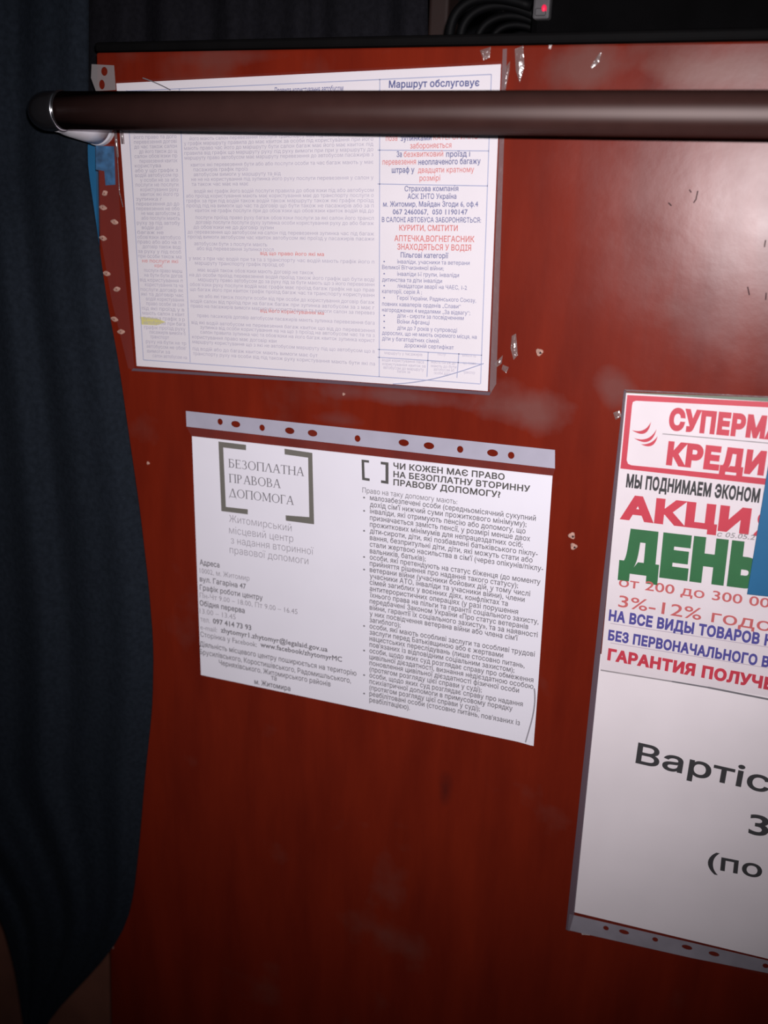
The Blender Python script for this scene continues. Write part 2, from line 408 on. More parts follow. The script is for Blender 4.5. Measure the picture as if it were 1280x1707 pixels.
# a light roman capital alphabet (height .727) drawn with thick stems, thin hairlines and foot serifs
def serif_glyphs(body):
    H = .727; T = .095; h = .045; xs = []; ys = []; fs = []
    def quad(p):
        n = len(xs); xs.extend(a[0] for a in p); ys.extend(a[1] for a in p); fs.append(tuple(range(n, n + len(p))))
    def bar(x0, y0, x1, y1): quad([(x0, y0), (x1, y0), (x1, y1), (x0, y1)])
    def stem(x, y0=0, y1=H, foot=True, head=True):
        bar(x, y0, x + T, y1)
        if foot: bar(x - .05, y0, x + T + .05, y0 + h * .8)
        if head: bar(x - .05, y1 - h * .8, x + T + .05, y1)
    def diag(x0, y0, x1, y1, w): quad([(x0, y0), (x0 + w, y0), (x1 + w, y1), (x1, y1)])
    def bowl(cx, cy, rx_, ry, a0, a1, thick=T, thin=h, n=14):
        for i in range(n):
            q0, q1 = (math.radians(a0 + (a1 - a0) * k / n) for k in (i, i + 1))
            pt = lambda q, e: (cx + (rx_ - e * (thin + (thick - thin) * abs(math.cos(q)))) * math.cos(q), cy + (ry - e * thin) * math.sin(q))
            quad([pt(q0, 0), pt(q1, 0), pt(q1, 1), pt(q0, 1)])
    x = 0
    for ch in body:
        if ch == ' ': x += .3; continue
        if ch in 'БВР':
            stem(x + .06); cx = x + .06 + T
            if ch == 'Б': bar(cx, H - h, x + .46, H); bar(x + .43, H - .15, x + .46, H)
            if ch in 'ВР': bar(cx, H - h, cx + .1, H); bowl(cx + .1, H - .18, .19, .18, -90, 90)
            mid = .40
            bar(cx, mid - h - .03 if ch != 'Б' else mid, cx + .12, mid - .03 if ch != 'Б' else mid + h)
            if ch in 'БВ':
                top = mid + h if ch == 'Б' else mid - .02
                bowl(cx + .12, top / 2, .24, top / 2, -90, 90); bar(cx, 0, cx + .12, h)
            x += .60
        elif ch == 'Е':
            stem(x + .06); bar(x + .06, H - h, x + .48, H); bar(x + .45, H - .15, x + .48, H)
            bar(x + .06, 0, x + .50, h); bar(x + .47, 0, x + .50, .15); bar(x + .1, .36, x + .36, .36 + h); bar(x + .34, .29, x + .37, .46); x += .58
        elif ch == 'З':
            bowl(x + .22, H - .18, .20, .18, -90, 150); bowl(x + .22, .19, .24, .20, -150, 90); x += .54
        elif ch == 'О':
            bowl(x + .36, H / 2, .34, H / 2 + .01, 0, 360, n=28); x += .76
        elif ch in 'ПН':
            stem(x + .06); stem(x + .53)
            if ch == 'П': bar(x + .06, H - h, x + .6, H)
            else: bar(x + .1, .36, x + .58, .36 + h)
            x += .72
        elif ch in 'ЛАД':
            diag(x + .05, h, x + .30, H, h * 1.2); diag(x + .50, h, x + .29, H, T * 1.05)
            if ch == 'Д':
                bar(x, 0, x + .64, h); bar(x, -.14, x + .03, h); bar(x + .61, -.14, x + .64, h); x += .70
            else:
                bar(x - .02, 0, x + .16, h * .8); bar(x + .42, 0, x + .66, h * .8)
                if ch == 'А': bar(x + .14, .24, x + .46, .24 + h)
                x += .68
        elif ch == 'Т':
            stem(x + .26, head=False); bar(x + .02, H - h, x + .58, H); bar(x + .02, H - .16, x + .05, H); bar(x + .55, H - .16, x + .58, H); x += .62
        elif ch == 'М':
            stem(x + .64); diag(x + .08, 0, x + .08, H, h); diag(x + .36, .05, x + .08, H, T); diag(x + .36, .05, x + .64, H, h)
            bar(x + .02, 0, x + .18, h * .8); bar(x, H - h * .8, x + .12, H); x += .84
        elif ch == 'Г':
            stem(x + .06); bar(x + .06, H - h, x + .46, H); bar(x + .43, H - .16, x + .46, H); x += .52
    return xs, ys, fs

# ------------------------------------------------------------------ the setting
def struct(name, v, f, m, **k):
    o = obj(name, v, f, m, **k); o['kind'] = 'structure'; return o
struct('floor', *box((-1.6, -1.4, -.05), (1.2, 1.4, 0)), MT['floor'])
struct('wall_back', *box((-1.6, 1.2, 0), (1.2, 1.25, 2.4)), MT['dark'])
struct('ceiling', *box((-1.6, -.1, 2.4), (1.2, 1.25, 2.45)), MT['dark'])
struct('wall_left', *box((-1.6, .075, 0), (-.462, .095, 2.4)), MT['brown'])

# the partition panel itself
TOPZ = P(640, 79).z
LT, LB = P(160, 92), P(184, 1650)
def edge_x(z): return LT.x + (LB.x - LT.x) * (LT.z - z) / (LT.z - LB.z)
pv, pf = prism([(edge_x(0), .0), (.62, .0), (.62, TOPZ), (edge_x(TOPZ), TOPZ)], 0, .018)
panel = obj('partition_panel', pv, pf, MT['panel'], bevel=.0015)
tag(panel, 'glossy red-brown lacquered wooden partition the paper notices are fixed to', 'partition')
tz = TOPZ + .0005
obj('edge_trim', *prism([(edge_x(TOPZ) - .001, tz), (.62, tz), (.62, tz + .0075), (edge_x(TOPZ) - .001, tz + .0065)], -.0005, .020), MT['trim'], panel, bevel=.002, label='black rubber strip along the top of the panel')
def spot(name, px, py, r, m, h=.0008, parent=panel, sq=1.0, label=None):
    c = P(px, py); v = []; n = 12
    for ring, (k, d) in enumerate(((1, 0), (.85, h * .8), (.4, h))):
        for i in range(n):
            q = 2 * math.pi * i / n; w = r * k * (1 + .18 * math.sin(3 * q + px))
            v.append((c.x + w * math.cos(q) * sq, -d, c.z + w * math.sin(q)))
    f = [(a * n + i, a * n + (i + 1) % n, (a + 1) * n + (i + 1) % n, (a + 1) * n + i) for a in range(2) for i in range(n)] + [tuple(range(2 * n, 3 * n))]
    return obj(name, v, f, m, parent, label=label)
for px, py in ((899, 587), (953, 893), (956, 911)):
    s_ = spot('screw', px, py, .0026, MT['pale'], label='pale worn screw head')
    spot('screw_slot', px + 2, py + 1, .0009, MT['mark'], h=.0012, parent=s_)
for px, py, r in ((175, 678, .0018), (573, 657, .0012), (247, 772, .0014), (187, 1578, .0022)):
    spot('chip', px, py, r, MT['pale'], label='small pale chip in the lacquer')
for pts in (((1163, 318), (1160, 332), (1156, 338)), ((1149, 316), (1152, 321)), ((1114, 338), (1119, 343)), ((1276, 400), (1274, 412)), ((1246, 478), (1249, 492)), ((1277, 488), (1276, 500))):
    tube_v, tube_f = tube([P(a, b, -.0001) for a, b in pts], .0004, 6)
    obj('scratch', tube_v, tube_f, MT['mark'], panel, label='short dark scratch')

# brown upright and dark curtains behind the partition
def cloth(name, left, right, ys, y0, amp, folds, m, nu=70, seed=0, phase=0.0, bulge=None):
    """hanging cloth: left/right are photo outlines sampled at photo heights ys; folds push it in depth"""
    v = []; f = []; rnd = random.Random(seed)
    ph = [rnd.uniform(0, 6.28) for _ in range(4)]
    nv = len(ys)
    for j, yy in enumerate(ys):
        for i in range(nu + 1):
            u = i / nu; px = left(yy) * (1 - u) + right(yy) * u
            wv = .62 * math.sin(folds * u * 6.283 + ph[0] + .35 * math.sin(yy * .004 + ph[1])) + .38 * math.sin(folds * 1.73 * u * 6.283 + ph[2] + yy * .0012)
            d = y0 + amp * wv * max(.18, min(1, (right(yy) - left(yy)) / (right(ys[0]) - left(ys[0])))) ** 1.2
            if bulge: d += bulge(u, yy)
            v.append(P(px, yy, d))
    for j in range(nv - 1):
        for i in range(nu):
            a = j * (nu + 1) + i; f.append((a, a + nu + 1, a + nu + 2, a + 1))
    return obj(name, v, f, m, smooth=True, solid=.0012)
def interp(tab):
    def g(y):
        if y <= tab[0][0]: return tab[0][1]
        for (a, p), (b, q) in zip(tab, tab[1:]):
            if y <= b: t = (y - a) / (b - a); return p + (q - p) * t
        return tab[-1][1]
    return g
def smooth_interp(tab):
    g = interp(tab)
    return lambda y: sum(g(y + k * 14) for k in (-2, -1, 0, 1, 2)) / 5
right_edge = smooth_interp([(-700, 140), (0, 148), (240, 147), (262, 144), (370, 160), (500, 178), (600, 197), (720, 214), (850, 233), (980, 248), (1080, 256), (1180, 254), (1300, 241), (1400, 233), (1500, 222), (1555, 206), (1590, 182), (1625, 150), (1665, 112), (1707, 73), (1760, 62)])
left_edge = smooth_interp([(-700, -330), (1300, -190), (1440, -60), (1525, 0), (1590, 20), (1650, 32), (1707, 39), (1760, 50)])
ys = [-700 + 25 * k for k in range(99)]
cur = cloth('curtain', left_edge, right_edge, ys, -.026, .007, 3.6, MT['curtain'], seed=5, bulge=lambda u, yy: interp([(255, .038), (372, .012), (480, 0)])(yy))
tag(cur, 'dark navy curtain left of the red-brown panel, narrowing to a point at the bottom', 'curtain')
rod_z = max(v.co.z for v in cur.data.vertices)
rail_top = thing('curtain_rod', 'thin curtain rod above the frame carrying the navy curtain', 'curtain rod', (P(-90, 0, -.026).x, -.026, rod_z)) if False else None
bt = [-700 + 20 * k for k in range(49)]
cb = cloth('curtain', lambda y: 60, lambda y: 713, bt, .055, .008, 6.5, MT['curtain_b'], seed=9)
tag(cb, 'near-black curtain behind the top edge of the red-brown panel, left of the brown upright', 'curtain')
px0, px1 = P(714, 20, .30).x, P(747, 20, .30).x
post = obj('upright_post', *box((px0, .30, 0), (px1, .335, 2.4)), MT['post'], bevel=.003)
tag(post, 'dull brown upright post behind the panel, between dark curtain and black housing', 'post')

# black housing with the lit switch, cables beside it
hx0 = P(884, 20, .16).x
hz = P(900, -260, .16).z
hous = thing('equipment_housing', 'black housing behind the panel top carrying the red-lit switch', 'housing', ((hx0 + .62) / 2, .25, 0))
obj('body', *box((hx0, .16, 0), (.62, .40, hz)), MT['black'], hous, bevel=.006)
obj('lid', *box((hx0 - .002, .155, hz), (.622, .405, hz + .012)), MT['black'], hous, bevel=.003)
sa, sb = P(894, -6, .16), P(919, 35, .16)
sw = thing('rocker_switch', 'small grey switch with a glowing red lamp on the black housing', 'switch', (sa.x, .16, sb.z))
obj('switch_body', *box((sa.x, .150, sb.z), (sb.x, .16, sa.z)), MT['device'], sw, bevel=.002)
obj('rocker', *box((sa.x + .0025, .1475, sb.z + .002), (sb.x - .0025, .15, sb.z + .0075)), MT['device'], sw, bevel=.001)
c = P(907, 15, .15); v = []; n = 14
for k, d in ((1, 0), (.9, .002), (.5, .0032)):
    v += [(c.x + .0021 * k * math.cos(6.2832 * i / n), .150 - d, c.z + .0032 * k * math.sin(6.2832 * i / n)) for i in range(n)]
obj('lamp', v, [(a * n + i, a * n + (i + 1) % n, (a + 1) * n + (i + 1) % n, (a + 1) * n + i) for a in range(2) for i in range(n)] + [tuple(range(2 * n, 3 * n))], MT['led'], sw, smooth=True, label='glowing red lamp')
def bez(pts, n=24):
    out = []
    for i in range(n + 1):
        t = i / n; q = [Vector(p) for p in pts]
        while len(q) > 1: q = [a.lerp(b, t) for a, b in zip(q, q[1:])]
        out.append(q[0])
    return out
cab = [((752, 95), (738, 20), (775, -30), (880, 10)), ((775, 100), (745, 30), (810, -20), (890, 28)), ((800, 100), (775, 40), (840, 5), (892, 40)),
       ((825, 104), (800, 50), (850, 25), (892, 52)), ((850, 108), (830, 60), (866, 45), (892, 66))]
for i, pts in enumerate(cab):
    yy = .175 + .012 * i
    cv, cf = tube(bez([P(a, b, yy) for a, b in pts[:3]] + [P(pts[3][0] + 6, pts[3][1], yy + .004)]), .0042 - .0004 * i, 10)
    o = obj('cable', cv, cf, MT['cable'], smooth=True)
    tag(o, ['outermost black cable looping beside the brown upright', 'second black cable loop from the brown upright', 'middle one of five black cables looping into the housing', 'second black cable loop from the black housing', 'innermost black cable loop, lowest against the black housing'][i], 'cable', 'black cables beside the housing')

# ------------------------------------------------------------------ handrail
RY = -.0625; RR = .0125
r1, r2 = P(640, 185.5, RY), P(1280, 192.5, RY)
rz = (r1.z + r2.z) / 2
xe = P(103, 183, RY).x                              # where the collar sits
hr = thing('handrail', 'dark brown metal handrail tube crossing in front of the topmost notice', 'handrail', (xe, RY, rz))
obj('tube', *tube([(xe, RY, rz), (xe + .2, RY, rz), (.5, RY, rz), (.66, RY, rz)], RR, 40), MT['rail'], hr, smooth=True)
rb = .019
path = [(xe + .002, RY, rz)] + [(xe - .004 - rb * math.sin(a), RY + rb * (1 - math.cos(a)), rz) for a in [math.pi / 2 * k / 12 for k in range(13)]]
obj('elbow', *tube(path, RR + .0004, 40), MT['black_gloss'], hr, smooth=True, label='black glossy elbow at the end of the rail')
ring = []
for k in range(5):
    q = math.pi * (k / 4 - .5); ring.append(((xe + .0008 * math.sin(q), RY, rz), RR + .0004 + .0007 * math.cos(q)))
obj('collar', *tube([p for p, _ in ring], [r for _, r in ring], 40), MT['chrome'], hr, smooth=True, label='bright chrome ring')
lx = xe - .004 - rb
obj('bracket', *tube([(lx, RY + rb - .001, rz), (lx + .0012, RY + rb + .008, rz - .0008), (lx + .0035, -.030, rz - .002), (lx + .0060, -.016, rz - .0035), (lx + .0078, -.0035, rz - .0045)],
    [RR, RR, RR + .0008, RR + .0016, RR + .0024], 48), MT['satin'], hr, smooth=True, label='pale satin metal bracket reaching back to the panel')
obj('flange', *tube([(lx + .0078, -.0035, rz - .0045), (lx + .0078, -.0002, rz - .0045)], [.0153, .0158], 48), MT['satin'], hr, smooth=False)

# ------------------------------------------------------------------ topmost notice: the route schedule in its clear sleeve
YP, YI, YF = -.0012, -.00155, -.0022
T4 = [(194, 139), (835, 107), (813, 652), (228, 610)]
TU = (P(835, 107) - P(194, 139)).normalized()
TO = P(228, 610)
sch = thing('route_notice', 'large printed passenger notice in a clear sleeve, partly hidden behind the handrail', 'notice', (TO.x, 0, TO.z))
sheet('paper', T4, YP, MT['paper_top'], sch)
words = 'правила користування автобусом маршруту перевезення пасажирів водій має право обов’язки квиток проїзд багаж зупинка салон під час руху транспорту особи які мають бути та або що не у з на до від за при його також графік послуги договір вимоги'.split()
def filler(nch, rnd):
    s_ = ''
    while len(s_) < nch: s_ += rnd.choice(words) + ' '
    return s_.strip()[:nch]
rnd = random.Random(3)
ik = Ink()
yy = 232.0; i = 0
lcol = interp([(225, 223), (420, 230), (520, 237), (600, 247)]); rcol = interp([(225, 294), (420, 302), (600, 312)])
while yy < 596:
    if 430 < yy < 447:
        ik.line(filler(15 if yy < 438 else 5, rnd), lcol(yy) + (6 if yy < 438 else 26), yy, rcol(yy) - (6 if yy < 438 else 32), TU, 6, YI, MT['sched_red'], res=1)
    else:
        short = rnd.random() < .18
        ik.line(filler(9 if short else 18, rnd), lcol(yy) + rnd.choice((0, 0, 8)), yy, rcol(yy) - (28 if short else 0), TU, 6, YI, MT['sched_grey'], res=1)
    yy += 7.9; i += 1
ik.build('side_column_print', sch, 'narrow left column of grey small print')
ik = Ink(); yy = 234.0
lcol = interp([(225, 306), (600, 322)]); rcol = interp([(225, 622), (600, 625)])
k = 0
while yy < 597:
    if 419 < yy < 427 or 517 < yy < 525:
        ik.line(filler(24, rnd), 434, yy, 540, TU, 6, YI, MT['sched_red'], bold=.01, res=1)
    else:
        sh = rnd.random(); w = 1.0 if sh > .22 else rnd.uniform(.3, .7)
        x0 = lcol(yy) + rnd.choice((0, 0, 10, 14)); x1 = x0 + (rcol(yy) - x0) * w
        ik.line(filler(int(74 * w), rnd), x0, yy, x1, TU, 6, YI, MT['sched_grey'], res=1)
    k += 1; yy += 8.05 if k % 5 else 11.5
ik.build('main_column_print', sch, 'wide middle column of grey small print')
def z4(x, y): return 480 + x / 3.0475, 100 + y / 3.0475
ik = Ink()
B_, R_ = MT['sched_blue'], MT['sched_red']
ik.text('Маршрут обслуговує', z4(512, 141), z4(972, 132), 11, YI, MT['sched_navy'], bold=.025)
ik.text('Правила користування автобусом', (458, 156), (572, 152), 9.5, YI, MT['sched_blue'], bold=.01)
for tx, xl, yl, xr, m_, cap, bd in [
    ('поза', 497, 411, 555, R_, 9, .01), ('зупинками', 572, 411, 728, B_, 9, .02), ('КАТЕГОРИЧНО', 738, 407, 965, R_, 9, .0),
    ('забороняється', 620, 450, 830, R_, 9, .01),
    ('За', 552, 493, 578, B_, 9, .02), ('безквитковий', 588, 493, 788, R_, 9, .01), ('проїзд і', 803, 492, 925, B_, 9, .02),
    ('перевезення', 480, 532, 650, R_, 9, .01), ('неоплаченого багажу', 662, 532, 978, B_, 9, .02),
    ('штраф у', 527, 573, 642, B_, 9, .02), ('двадцяти кратному', 660, 573, 945, R_, 9, .01), ('розмірі', 668, 614, 773, R_, 9, .01),
    ('Страхова компанія', 592, 667, 865, B_, 8.5, .015), ('АСК ІНТО Україна', 607, 706, 855, B_, 8.5, .015),
    ('м. Житомир, Майдан Згоди 6, оф.4', 483, 745, 965, B_, 8.5, .015), ('067 2460067,  050 1190147', 532, 784, 912, B_, 8.5, .015),
    ('В САЛОНІ АВТОБУСА ЗАБОРОНЯЄТЬСЯ:', 477, 823, 980, B_, 8, .015), ('КУРИТИ, СМІТИТИ', 565, 866, 862, R_, 9, .02),
    ('АПТЕЧКА,ВОГНЕГАСНИК', 540, 920, 947, R_, 9.5, .02), ('ЗНАХОДЯТЬСЯ У ВОДІЯ', 555, 963, 930, R_, 9.5, .02),
    ('Пільгові категорії', 572, 1003, 815, B_, 8.5, .015),
    ('інваліди, учасники та ветерани', 555, 1034, 922, B_, 6.8, .0), ('Великої Вітчизняної війни;', 478, 1062, 790, B_, 6.8, .0),
    ('інваліди I-ї групи, інваліди', 555, 1096, 868, B_, 6.8, .0), ('дитинства та діти інваліди', 478, 1125, 782, B_, 6.8, .0),
    ('ліквідатори аварії на ЧАЕС, 1-2', 555, 1157, 908, B_, 6.8, .0), ('категорії, серія А ;', 478, 1184, 680, B_, 6.8, .0),
    ('Герої України, Радянського Союзу,', 555, 1218, 955, B_, 6.8, .0), ('повних кавалерів орденів „Слави“', 478, 1248, 877, B_, 6.8, .0),
    ('нагороджених 4 медалями „За відвагу“;', 478, 1278, 925, B_, 6.8, .0), ('діти - сироти за посвідченням', 555, 1308, 892, B_, 6.8, .0),
    ('Воїни Афганці', 555, 1338, 718, B_, 6.8, .0), ('діти до 7 років у супроводі', 555, 1370, 858, B_, 6.8, .0),
    ('дорослих, що не мають окремого місця, на', 478, 1395, 958, B_, 6.8, .0), ('діти у багатодітних сімей.', 478, 1424, 770, B_, 6.8, .0),
    ('дорожній сертифікат', 592, 1458, 842, B_, 6.8, .0)]:
    ik.line(tx, *z4(xl, yl), z4(xr, 0)[0], TU, cap, YI, m_, bold=bd, res=2)
for q in (1034, 1096, 1157, 1218, 1308, 1338, 1370): ik.line('•', *z4(484, q), z4(493, 0)[0], TU, 7, YI, B_)
for xl, xr, q in ((490, 682, 1494), (760, 805, 1500), (885, 955, 1506), (478, 690, 1530), (480, 698, 1550), (484, 690, 1568), (555, 620, 1588),
                  (727, 850, 1540), (727, 855, 1560), (740, 845, 1578), (742, 825, 1596), (890, 955, 1545), (890, 950, 1592)):
    ik.line(filler(int((xr - xl) / 10) + 2, rnd), *z4(xl, q), z4(xr, 0)[0], TU, 5, YI, MT['sched_grey'], res=1)
ik.build('right_column_print', sch, 'right column of larger blue and red print')
ik = Ink(); rl = MT['sched_line']
for a, b in (((211, 150), (239, 600)), ((239, 600), (800, 640)), ((819, 124), (801, 640)), ((211, 152), (819, 124)), ((633, 132), (632, 628)), ((299, 148), (317, 604)),
             (z4(455, 458), z4(1020, 462)), (z4(455, 630), z4(1015, 640)), (z4(455, 1470), z4(985, 1500)), (z4(712, 1485), z4(706, 1610)), (z4(868, 1490), z4(858, 1615)), (z4(455, 1510), z4(985, 1545))):
    ik.bar(a, b, 1.6, YI, rl)
ik.build('ruled_lines', sch, 'thin blue table lines')
ik = Ink(); ik.poly(pxpoly([(233, 528), (262, 531), (276, 537), (262, 542), (236, 541)], YI + .0001), YI + .0001, MT['yellow']); ik.build('marker_smudge', sch, 'yellow marker smudge')
# the sleeve round it
F4 = [(170, 112), (848, 76), (830, 662), (219, 620)]
sheet('sleeve_film', [(194, 135), (840, 102), (820, 657), (226, 613)], YF, MT['film'], sch, 12, 10, solid=.0001, label='clear plastic film over the paper')
ik_v, ik_f = prism(pxpoly([(838, 82), (845, 81), (827, 640), (818, 655), (816, 648)], YF), YF - .0002, YF + .0003)
obj('sleeve_edge', ik_v, ik_f, MT['film_edge'], sch, label='hazy welded right edge of the sleeve')
ik_v, ik_f = prism(pxpoly([(222, 614), (520, 632), (818, 654), (816, 659), (520, 637), (219, 618)], YF), YF - .0002, YF + .0003)
obj('sleeve_edge', ik_v, ik_f, MT['film_dark'], sch, label='dull welded lower edge of the sleeve')
# punched strip down the left of the sleeve
spts = [(175, 322), (172, 346), (191, 370), (172, 397), (178, 456), (195, 482), (191, 532), (202, 553)]
so = pxpoly([(158, 240), (193, 240), (204, 420), (225, 618), (214, 614), (186, 500), (165, 380)], YF)
holed('punched_strip', so, [ell(a, b, .0021, .0018, YF, 0, 10) for a, b in spts], YF, MT['film_haze'], sch, .0003, 'clear punched binding strip')
for a, b in spts:
    c = P(a, b, YF); n = 14; v = []; rr = .0024
    for kk in range(n):
        q = 6.2832 * kk / n; w = 1 + .3 * math.sin(2 * q + a)
        v += [(c.x + rr * w * math.cos(q) * 1.25, YF - .0002, c.z + rr * .85 * math.sin(q)), (c.x + rr * .2 * w * math.cos(q), YF - .0006, c.z + rr * .16 * math.sin(q))]
    obj('hole_rim', v, [(2 * kk, 2 * ((kk + 1) % n), 2 * ((kk + 1) % n) + 1, 2 * kk + 1) for kk in range(n)], MT['pale'], sch, label='rim of a punched hole, its caught light painted pale')  # pale colour stands in for light caught by the clear plastic rims
holed('torn_tab', pxpoly([(153, 107), (190, 109), (193, 150), (160, 152), (152, 130)], YF), [ell(174, 119, .0029, .0031, YF), ell(170, 141, .0026, .0034, YF)], YF, MT['tab'], sch, .0005, 'milky torn top end of the punched strip with two holes')
for a, b, w in (((192, 214), (196, 262), .0011), ((202, 212), (205, 240), .0013)):
    obj('film_fold', *tube([P(*a, YF - .0003), P((a[0] + b[0]) / 2, (a[1] + b[1]) / 2, YF - .0006), P(*b, YF - .0003)], w, 10), MT['ridge'], sch, smooth=True, label='shiny fold of film below the rail bracket')
obj('film_fold', *tube([P(a, b, YF - .0002) for a, b in ((196, 262), (199, 320), (205, 345))], .0004, 8), MT['ridge'], sch, smooth=True)

obj('crease', *tube(bez([P(655, 640, YF), P(715, 638, YF), P(760, 622, YF), P(806, 606, YF)]), .0004, 6), MT['sched_line'], sch, label='soft crease across the lower right corner')
obj('crease', *tube(bez([P(238, 130, YF), P(262, 138, YF), P(284, 150, YF)]), .0004, 6), MT['ink'], sch)

# blue sticker at the panel's left edge, and the blue strip behind it
st = obj('sticker', *prism(pxpoly([(160, 243), (190, 244), (192, 308), (176, 309), (174, 285), (160, 283)], -.0004), -.0006, 0), MT['blue_dk'])
tag(st, 'worn blue sticker on the left edge of the red-brown panel, under the rail bracket', 'sticker')
bl = obj('plastic_strip', *prism(pxpoly([(120, 200), (162, 200), (164, 420), (150, 420)], .03), .028, .036), MT['blue'])
tag(bl, 'bright blue strip showing between the navy curtain and the panel edge', 'strip')

# ------------------------------------------------------------------ middle notice: free legal aid sheet, with its grey punched strip
M4 = [(320, 727), (921, 793), (890, 1242), (335, 1125)]
MU = (P(921, 793) - P(320, 727)).normalized()
MO = P(335, 1125)
mid = thing('legal_aid_notice', 'white two-column legal aid sheet with a grey punched strip above, middle of the panel', 'notice', (MO.x, 0, MO.z))
def curl(u, v):
    d = (u - .962) * 20 + (v - .90) * 4.5
    return .0014 * max(0, min(1, d)) ** 2 if (u > .9 and v > .7) else 0
sheet('paper', M4, YP, MT['paper'], mid, 110, 60, curl)
obj('corner_crease', *tube(bez([P(890.5, 1148, YP - .0006), P(895, 1180, YP - .0016), P(883, 1212, YP - .0016), P(876, 1237, YP - .0008)]), .0006, 6), MT['ink_lt'], mid, label='curved crease across the lower right corner')
ang = math.atan2(MU.z, MU.x)
mh = [(367, 703, 0), (393, 707, 1), (437, 713, 0), (483, 718, 1), (521, 722, 1), (596, 731, 0), (673, 738, 1), (715, 743, 1), (767, 749, 0), (821, 755, 1), (852, 759, 0)]
holed('punched_strip', pxpoly([(310, 685), (925, 750), (925, 781), (311, 711)], YF), [ell(a, b, .0041 if t else .0024, .0026, YF, ang) for a, b, t in mh], YF, MT['strip'], mid, .0005, 'grey binding strip with eleven punched holes')
sheet('sleeve_film', [(311, 712), (925, 782), (921, 795), (320, 728)], YF, MT['film_haze'], mid, 8, 2, solid=.0001, label='clear strip of sleeve between the punched strip and the paper')
def z5(x, y): return 300 + x / 3.347, 670 + y / 3.347
def z6(x, y): return 590 + x / 3.22, 730 + y / 3.22
ik = Ink(); m_ = MT['olive']
for pp in ([(364, 736), (410, 741.5), (410, 750.5), (372, 746), (376.5, 845), (413, 849), (413, 857.5), (369, 852)],
           [(520.5, 755), (474, 748), (474.5, 757.5), (513.5, 763), (515.5, 862), (476, 859), (476.5, 868), (523.5, 874)]):
    ik = Ink(); ik.poly(pxpoly(pp, YI), YI, m_); ik.build('emblem_bracket', mid, 'large olive square bracket beside the heading')
ik = Ink()
for tx, a, b in (('БЕЗОПЛАТНА', (381, 779), (507, 794)), ('ПРАВОВА', (382, 804), (468, 814)), ('ДОПОМОГА', (382, 828), (490, 842))):
    ik.text(tx, a, b, 15, YI, MT['ink'], serif=True)
ik.build('heading', mid, 'large roman capitals inside the brackets')
ik = Ink()
for tx, a, b in (('Житомирський', (382, 870), (486, 886)), ('місцевий центр', (382, 889), (489, 904)), ('з надання вторинної', (385, 906), (523, 925)), ('правової допомоги', (383, 922), (514, 941))):
    ik.text(tx, a, b, 13, YI, MT['ink_lt'], bold=-.008)
ik.build('subheading', mid, 'pale grey centre name under the brackets')
ik = Ink(); g, k_ = MT['ink'], MT['ink_lt']
for tx, xl, yl, xr, bd, m_ in (('Адреса', 333, 941, 366, .02, g), ('10002, м. Житомир', 333, 955, 416, 0, k_), ('вул. Гагаріна 47', 333, 969, 410, .015, g),
    ('Графік роботи центру', 333, 983, 438, .015, g), ('Пн-Чт 9.00 – 18.00, Пт 9.00 – 16.45', 333, 996, 496, 0, k_), ('Обідня перерва', 333, 1009, 408, .02, g),
    ('13.00 – 13.45', 333, 1022, 393, 0, k_), ('тел.', 334, 1036, 350, 0, k_), ('097 414 73 93', 355, 1039, 419, .025, g), ('e-mail:', 334, 1049, 362, 0, k_),
    ('zhytomyr1.zhytomyr@legalaid.gov.ua', 368, 1054, 546, .02, g), ('Сторінка у Facebook:', 334, 1061, 428, 0, g), ('www.facebook/zhytomyrMC', 434, 1078, 570, .02, g),
    ('Діяльність місцевого центру поширюється на територію', 333, 1077, 594, .01, g), ('Брусилівського, Коростишівського, Радомишльського,', 333, 1090, 585, .01, g),
    ('Черняхівського, Житомирського районів', 365, 1108, 551, .01, g), ('та', 452, 1133, 461, .01, g), ('м. Житомира', 424, 1140, 484, .02, g)):
    ik.line(tx, xl, yl, xr, MU, 9.4, YI, m_, bold=bd)
ik.build('address_print', mid, 'address and opening hours in small grey print')
ik = Ink(); m_ = MT['head']
for pp in ([(602.5, 766), (615, 767.5), (615, 771.5), (607, 770.5), (608, 796.5), (616, 797.5), (616, 802), (603.5, 800)],
           [(634.5, 769.5), (647.5, 771), (647.5, 807), (635, 805), (635, 800.5), (642.5, 801.5), (642.5, 775), (634.5, 774)]):
    ik = Ink(); ik.poly(pxpoly(pp, YI), YI, m_); ik.build('small_bracket', mid, 'small dark square bracket beside the question')
ik = Ink()
for tx, a, b in (('ЧИ КОЖЕН МАЄ ПРАВО', (655.5, 781), (841, 800)), ('НА БЕЗОПЛАТНУ ВТОРИННУ', (655.5, 795), (883.5, 820)), ('ПРАВОВУ ДОПОМОГУ?', (655.5, 808.5), (834, 829.5))):
    ik.text(tx, a, b, 10.3, YI, MT['head'], bold=.03)
ik.build('question_heading', mid, 'bold dark capitals of the question')
ik = Ink()
ik.line('Право на таку допомогу мають:', 604, 821, 762, MU, 9.2, YI, MT['ink'])
